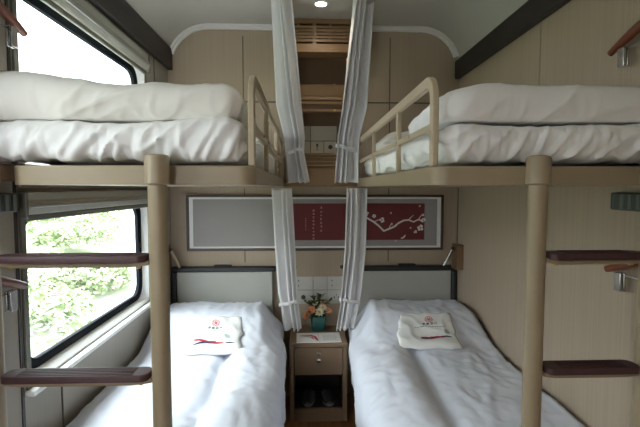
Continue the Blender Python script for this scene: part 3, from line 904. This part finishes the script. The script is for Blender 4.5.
ribbon_at(fl_, [(-.12, .035), (-.09, .05), (-.05, .045), (-.025, .02), (-.012, -.03), (-.008, -.055)], .011, 'ribbon_print', M['ink_red'], t)
ribbon_at(lambda u, v: (u, v, .0059), [(-.115, .015), (-.08, .025), (-.045, .01), (-.03, -.03)], .006, 'dark_print', M['ink'], t)
tx = MB()
rnd = random.Random(4)
for k in range(5):
    x = .03
    while x < .11:
        L = rnd.uniform(.006, .016); tx.box(x, x+L, .035-.02*k, .040-.02*k, .0054, .0057); x += L+.006
tx.build('text_lines', M['ink_grey'], t, smooth=0)

# flowers in the teal vase
vx, vy, vz = .096, 2.905, .4305
t = thing('vase', 'small square dark teal vase on the nightstand holding the flowers', 'vase', (vx, vy, vz))
def sq(h, r): return [(x, y, h) for x, y in rrect(-r, r, -r, r, r*.25, 4)]
MB().loops([sq(0, .040), sq(.004, .044), sq(.095, .054), sq(.098, .053), sq(.095, .048), sq(.03, .04), sq(.022, .03)], True, True).build('vessel', M['vase'], t)
def petal(mb, c0, ax, up, L, W, cup):
    side = up.cross(ax).normalized()
    def f_(u, v):
        a = (v-.5)*2
        wdt = W*math.sin(PI*(.12+.80*u))**.7
        return c0+ax*(L*u*(1-.25*cup*u))+up*(L*cup*u*u)+side*(a*wdt/2)+up*(abs(a)**2*wdt*.25)
    mb.grid(f_, 4, 4)
def flower(x, y, z, R, kind, label, rotz):
    base = Vector((vx, vy, vz+.06)); head = Vector((x, y, z))
    nm = {'rose': 'peach_rose', 'daisy': 'cream_daisy', 'carnation': 'cream_carnation'}[kind]
    t = thing(nm, label, 'flower', head, {'rose': 'peach roses in the vase', 'daisy': 'cream flowers in the vase', 'carnation': 'cream flowers in the vase'}[kind])
    up = (head-base+Vector((0, -.03, .02))).normalized()
    sd = up.cross(Vector((0, 1, .3))).normalized(); fw_ = up.cross(sd)
    mb = MB()
    if kind == 'rose':
        for ring_, (n_, L, cup) in enumerate(((5, 1.0, .45), (5, .85, .9), (4, .6, 1.5), (3, .42, 2.2))):
            for k in range(n_):
                a = 2*PI*k/n_+ring_*.6+rotz
                petal(mb, Vector((0, 0, 0)), (sd*math.cos(a)+fw_*math.sin(a)), up, R*L, R*1.05*L, cup)
    else:
        n_ = 11 if kind == 'daisy' else 9
        for lay in range(1 if kind == 'daisy' else 3):
            for k in range(n_):
                a = 2*PI*k/n_+rotz+lay*.3
                petal(mb, Vector((0, 0, 0)), (sd*math.cos(a)+fw_*math.sin(a)), up, R*(1-.2*lay), R*.42, .15+.5*lay)
    mb.build('petals', M['peach'] if kind == 'rose' else M['cream'], t, smooth=180)
    if kind != 'rose':
        c_ = MB()
        for k in range(1): c_.lathe([(R*.05, R*.05), (R*.24, R*.09), (R*.2, R*.18), (R*.05, R*.22)], 10)
        ob = c_.build('flower_centre', M['yellow'], t); ob.rotation_euler = up.to_track_quat('Z', 'Y').to_euler()
    d = base-head
    MB().tube([(0, 0, 0), d*.35+Vector((0, 0, -.006)), d*.85], .0022, 6).build('stem', M['leaf'], t)
rz = .03
FS = 1.45
for a in ((-.045, -.045, .135, .026, 'rose', 'largest peach rose at the left front of the vase'),
          (-.072, -.035, .098, .020, 'rose', 'low peach rose hanging left of the vase rim'),
          (.062, -.035, .128, .022, 'rose', 'peach rose at the right side of the vase'),
          (.036, .01, .165, .018, 'rose', 'small peach bud rose high at the back right'),
          (.006, -.055, .132, .025, 'carnation', 'full cream flower in the middle front of the vase'),
          (.030, -.030, .158, .022, 'daisy', 'cream daisy above right of the middle'),
          (-.02, 0, .175, .017, 'daisy', 'small cream daisy high at the back left')):
    flower(vx+a[0], vy+a[1], vz+a[2], a[3]*FS, a[4], a[5], rz); rz += .7
def sprig(dx, dy, dz, label, seed):
    base = Vector((vx, vy, vz+.05)); r = random.Random(seed)
    t = thing('leaf_sprig', label, 'leaf sprig', base, 'leaf sprigs in the vase')
    tip = Vector((dx, dy, dz))
    pts = [Vector((0, 0, 0)), Vector((dx*.15, dy*.15, dz*.55)), Vector((dx*.55, dy*.55, dz*.85)), tip]
    MB().tube(pts, [.0022, .002, .0016, .001], 6).build('stem', M['leaf'], t)
    mb = MB()
    for k in range(12):
        q = .42+.58*k/11
        i = min(2, int(q*3)); p = pts[i].lerp(pts[i+1], q*3-i)
        a = r.uniform(0, 2*PI)
        ax = Vector((math.cos(a), math.sin(a)*.8, r.uniform(.1, .8))).normalized()
        upv = ax.cross(Vector((-math.sin(a), math.cos(a), 0))).normalized()
        petal(mb, p, ax, upv, r.uniform(.03, .048), r.uniform(.016, .022), .1)
    mb.build('leaves', M['leaf'], t, smooth=180)
for a in ((-.085, .0, .135, 'olive leaf sprig leaning far left in the vase', 1), (-.04, .02, .165, 'tall olive leaf sprig at back left of the vase', 2), (.02, .025, .18, 'tallest olive leaf sprig at the back of the vase', 3),
          (.075, .01, .14, 'olive leaf sprig leaning right in the vase', 4), (.05, -.05, .085, 'low olive leaf sprig at right front of the vase', 5), (-.05, -.055, .075, 'low olive leaf sprig at left front of the vase', 6)):
    sprig(*a)

# ------------------------------------------------------------------ folded bags on the beds
def bag(side):
    left = side == 'left'
    w_, h_ = (.31, .335) if left else (.325, .325)
    loc = (-.508, 2.40, .567) if left else (.705, 2.41, .572)
    t = thing('folded_bag', 'white folded cloth bag with small red emblem and ribbon print, on the %s lower bed' % side, 'bag', loc, 'folded bags on the lower beds',
              (math.radians(19), 0, math.radians(1 if left else -6)))
    sd = 1.0 if left else 6.0
    def top(u, v):
        """u, v in -1..1 -> local point on the upper face"""
        e = max(0, 1-abs(u)**9)**.5*max(0, 1-abs(v)**9)**.5
        skew = (.03 if left else -.03)*v
        x = u*w_/2*(1-.05*v)+skew*(-.3)
        x += .012*fbm((v*1.8, sd, 3), 2)*abs(u)
        y = v*h_/2*(1-.03*u*u)+.012*fbm((u*1.6, sd, 7), 2)*abs(v)+(.010*u*u*u*(1 if v > 0 else 0) if not left else -.012*u*(1+v)*.5)
        z = .012+e*(.015+.007*fbm((u*1.7+sd, v*1.5, sd), 2)+.007*(crease((u*1.3+v*1.1+sd, v*1.2-u*.5, sd))-.4))
        # front lip folded under: fatter near the lower edge
        z += .006*math.exp(-((v+.72)/.22)**2)*e
        return Vector((x, y, z))
    mb = MB()
    mb.grid(lambda a, b_: top(a*2-1, b_*2-1), 40, 36)
    def bot(a, b_):
        p = top(a*2-1, b_*2-1); e = max(0, 1-abs(a*2-1)**9)**.5*max(0, 1-abs(b_*2-1)**9)**.5
        return (p.x, p.y, .012-.012*e)
    mb.grid(bot, 40, 36)
    bmesh.ops.remove_doubles(mb.bm, verts=mb.bm.verts, dist=.0004)
    mb.build('bag_body', M['bag'], t, smooth=180)
    lift = lambda d: (lambda u, v: top(u, v)+Vector((0, 0, d)))
    ou = .02 if left else .12
    # round emblem of looping petals
    em = MB()
    for k in range(6):
        a0_ = 2*PI*k/6
        cu, cv = ou+.075*math.cos(a0_), .50+.085*math.sin(a0_)
        ringp = []
        for q in range(12):
            aa = 2*PI*q/12
            ringp.append(((cu+.085*math.cos(aa), cv+.095*math.sin(aa)), (cu+.065*math.cos(aa), cv+.072*math.sin(aa))))
        A = [em.v(lift(.0012+.0001*k)(*p[0])) for p in ringp]; B = [em.v(lift(.0012+.0001*k)(*p[1])) for p in ringp]
        for q in range(12): em.f([A[q], A[(q+1) % 12], B[(q+1) % 12], B[q]])
    em.build('emblem', M['ink_rose'] if left else M['ink_rose'], t, smooth=180)
    # four small dark characters and a thin line of text below (illegible in the photo)
    rr = random.Random(8)
    ch = MB()
    def quad(u0, u1, v0, v1, d=.0014):
        ch.f([ch.v(lift(d)(u0, v0)), ch.v(lift(d)(u1, v0)), ch.v(lift(d)(u1, v1)), ch.v(lift(d)(u0, v1))])
    for k in range(4):
        cu = ou-.21+.14*k; cv = .235
        for q in range(4):
            if rr.random() < .6:
                vv = cv+rr.uniform(-.055, .055); quad(cu-.05, cu+.05, vv-.014, vv+.014)
            else:
                uu = cu+rr.uniform(-.04, .04); quad(uu-.012, uu+.012, cv-.06, cv+.06)
    ch.build('brand_characters', M['ink'], t, smooth=180)
    ch = MB()
    u = ou-.55
    while u < ou+.5:
        L = rr.uniform(.02, .06); quad(u, u+L, .045, .075); u += L+.018
    ch.build('text_line', M['ink_grey'], t, smooth=180)
    # twisting ribbon print near the lower edge
    v0 = -.55
    ribbon_at(lift(.0015), [(-.60, v0+.13), (-.42, v0+.12), (-.1, v0+.0), (.15, v0-.03), (.40, v0-.03)] if left else [(-.25, v0+.10), (-.1, v0+.06), (.12, v0-.02), (.35, v0+.06), (.62, v0+.08)], .075, 'ribbon_print', M['ink_red'], t)
    ribbon_at(lift(.0019), [(-.62, v0-.10), (-.35, v0-.06), (-.05, v0+.03), (.15, v0+.03)] if left else [(-.25, v0+.0), (-.08, v0-.02), (.1, v0+.05), (.3, v0+.0)], .06, 'ribbon_print', M['ink_blue'], t)
    ribbon_at(lift(.0019), [(.46, v0-.05), (.58, v0-.06), (.75, v0-.12)] if left else [(.42, v0+.12), (.6, v0+.10), (.78, v0+.06)], .04, 'ribbon_print', M['ink_blue'], t)
    # pale green patch of print
    if left: ribbon_at(lift(.0011), [(.42, -.10), (.55, -.22), (.62, -.30)], .08, 'green_print', M['bag_teal'], t)
    else: ribbon_at(lift(.0011), [(.62, -.05), (.70, -.2), (.74, -.3)], .08, 'green_print', M['bag_teal'], t)
    return t
bag('left'); bag('right')

# ------------------------------------------------------------------ coat hangers on the side walls
def hanger(side, y, z, level):
    s = 1 if side == 'left' else -1
    xw = XL if side == 'left' else XR
    t = thing('coat_hanger', 'wooden coat hanger with metal clip %s' % {
        ('left', 'up'): 'hung above the left mattress beside the upper window',
        ('left', 'low'): 'hung beside the lower window behind the left ladder',
        ('right', 'up'): 'hung high on the right wall',
        ('right', 'low'): 'hung low on the right wall'}[(side, level)], 'coat hanger', (xw+s*.030, y, z), 'coat hangers on the side walls')
    # curved wooden arms sloping down from the neck
    pts, rad = [], []
    for k in range(-10, 11):
        q = k/10
        pts.append((0, q*.215, -.07*abs(q)**1.15))
        rad.append(.016*(1-.3*abs(q)**4))
    mb = MB(); mb.tube(pts, rad, 12)
    mb.build('arms', M['coat_wood'], t, smooth=60)
    hk = [(0, 0, .015), (0, 0, .045)]+[(0, .022*math.sin(a), .067-.022*math.cos(a)) for a in [PI*k/8 for k in range(0, 12)]]
    MB().tube(hk, .0024, 8).build('hook', M['chrome'], t)
    # clip rail hanging from the arms, with two clips
    MB().tube([(s*-.004, -.17, -.06), (s*-.004, -.165, -.078), (s*-.004, .165, -.078), (s*-.004, .17, -.06)], .0025, 8).build('clip_rail', M['chrome'], t)
    for yy in (-.152, .152):
        c_ = MB().box(-.011, -.002, yy-.014, yy+.014, -.132, -.070).box(.002, .011, yy-.014, yy+.014, -.132, -.070).build('clip', M['chrome'], t, bevel=.002)
        MB().box(-.0018, .0018, yy-.009, yy+.009, -.10, -.071).build('clip_spring', M['charcoal'], c_)
    h = MB().box(*sorted((-s*.0295, -s*.025)), -.018, .018, .04, .105)
    h.tube([(-s*.025, 0, .085), (-s*.008, 0, .085), (s*.010, 0, .089), (s*.012, 0, .105)], .004, 8)
    hk_o = h.build('wall_hook', M['chrome'], bevel=.001)
    hk_o.location = t.location
    tag(hk_o, 'small metal wall hook holding the %s %s coat hanger' % ('upper' if level == 'up' else 'lower', side), 'hook', 'wall hooks')
hanger('left', 1.222, 1.96, 'up'); hanger('left', 1.17, 1.16, 'low')
hanger('right', 1.25, 1.93, 'up'); hanger('right', 1.225, 1.19, 'low')

# dark ribbed fittings on the side walls under the upper bunks
for side, xw, s in (('left', XL, 1), ('right', XR, -1)):
    t = thing('wall_vent', 'dark grey green ribbed wall fitting under the %s upper bunk' % side, 'wall fitting', (xw, 1.285 if side == 'right' else 1.225, 1.355), 'ribbed wall fittings')
    MB().box(*sorted((s*.001, s*.022)), -.165, .165, -.030, .030).build('housing', M['vent'], t, bevel=.005)
    for k in range(9):
        y = -.14+.035*k
        MB().box(*sorted((s*.0222, s*.027)), y-.007, y+.007, -.024, .024).build('rib', M['vent_light'], t, bevel=.001)

# ------------------------------------------------------------------ ceiling lamps
def downlight(x, y, label):
    t = thing('ceiling_downlight', label, 'ceiling light', (x, y, ZC), 'ceiling downlights')
    MB().lathe([(.032, -.0005), (.034, -.0055), (.043, -.0055), (.046, -.0005)], 28, caps=False).build('rim', M['moulding'], t)
    MB().lathe([(.001, -.0065), (.024, -.006), (.0315, -.004), (.0315, -.001), (.001, -.001)], 28).build('diffuser', M['lamp'], t)
    L = bpy.data.lights.new('downlight_lamp', 'SPOT'); L.energy = P_LAMP; L.spot_size = math.radians(150); L.spot_blend = .8; L.shadow_soft_size = .03; L.color = (1, .9, .76)
    lo = bpy.data.objects.new('downlight_lamp', L); COL.objects.link(lo); lo.parent = t; lo.location = (0, 0, -.012)
P_LAMP = 3
downlight(.104, 2.635, 'round lit downlight in the ceiling in front of the niche')
downlight(.094, .3, 'round downlight added as fill in the unseen ceiling near the camera')  # second lamp, added out of view as fill light

# ------------------------------------------------------------------ world, sun, camera
SKY = 11
W = bpy.data.worlds.new('overcast_sky'); SC.world = W; W.use_nodes = True
nt = W.node_tree; nt.nodes.clear()
wo = nt.nodes.new('ShaderNodeOutputWorld'); bg = nt.nodes.new('ShaderNodeBackground')
bg.inputs['Color'].default_value = (.92, .96, 1, 1)
# overcast sky: three times brighter at the zenith than at the horizon
tc = nt.nodes.new('ShaderNodeTexCoord'); sx = nt.nodes.new('ShaderNodeSeparateXYZ')
mx1 = nt.nodes.new('ShaderNodeMath'); mx1.operation = 'MAXIMUM'; mx1.inputs[1].default_value = 0
mx2 = nt.nodes.new('ShaderNodeMath'); mx2.operation = 'MULTIPLY_ADD'; mx2.inputs[1].default_value = 2*SKY/3; mx2.inputs[2].default_value = SKY/3
nt.links.new(tc.outputs['Generated'], sx.inputs[0]); nt.links.new(sx.outputs['Z'], mx1.inputs[0]); nt.links.new(mx1.outputs[0], mx2.inputs[0]); nt.links.new(mx2.outputs[0], bg.inputs['Strength'])
nt.links.new(bg.outputs[0], wo.inputs[0])

cam = bpy.data.cameras.new('camera'); cam.sensor_width = 36; cam.lens = 430/640*36; cam.clip_start = .02
co = bpy.data.objects.new('camera', cam); COL.objects.link(co)
co.location = (0, 0, 1.40)
co.rotation_euler = Euler((math.radians(90-3.39), 0, math.radians(-2.13)), 'XYZ')
SC.camera = co
vs = SC.view_settings
vs.view_transform = 'Standard'; vs.look = 'None'; vs.gamma = 1; vs.use_curve_mapping = False; vs.exposure = 1.0
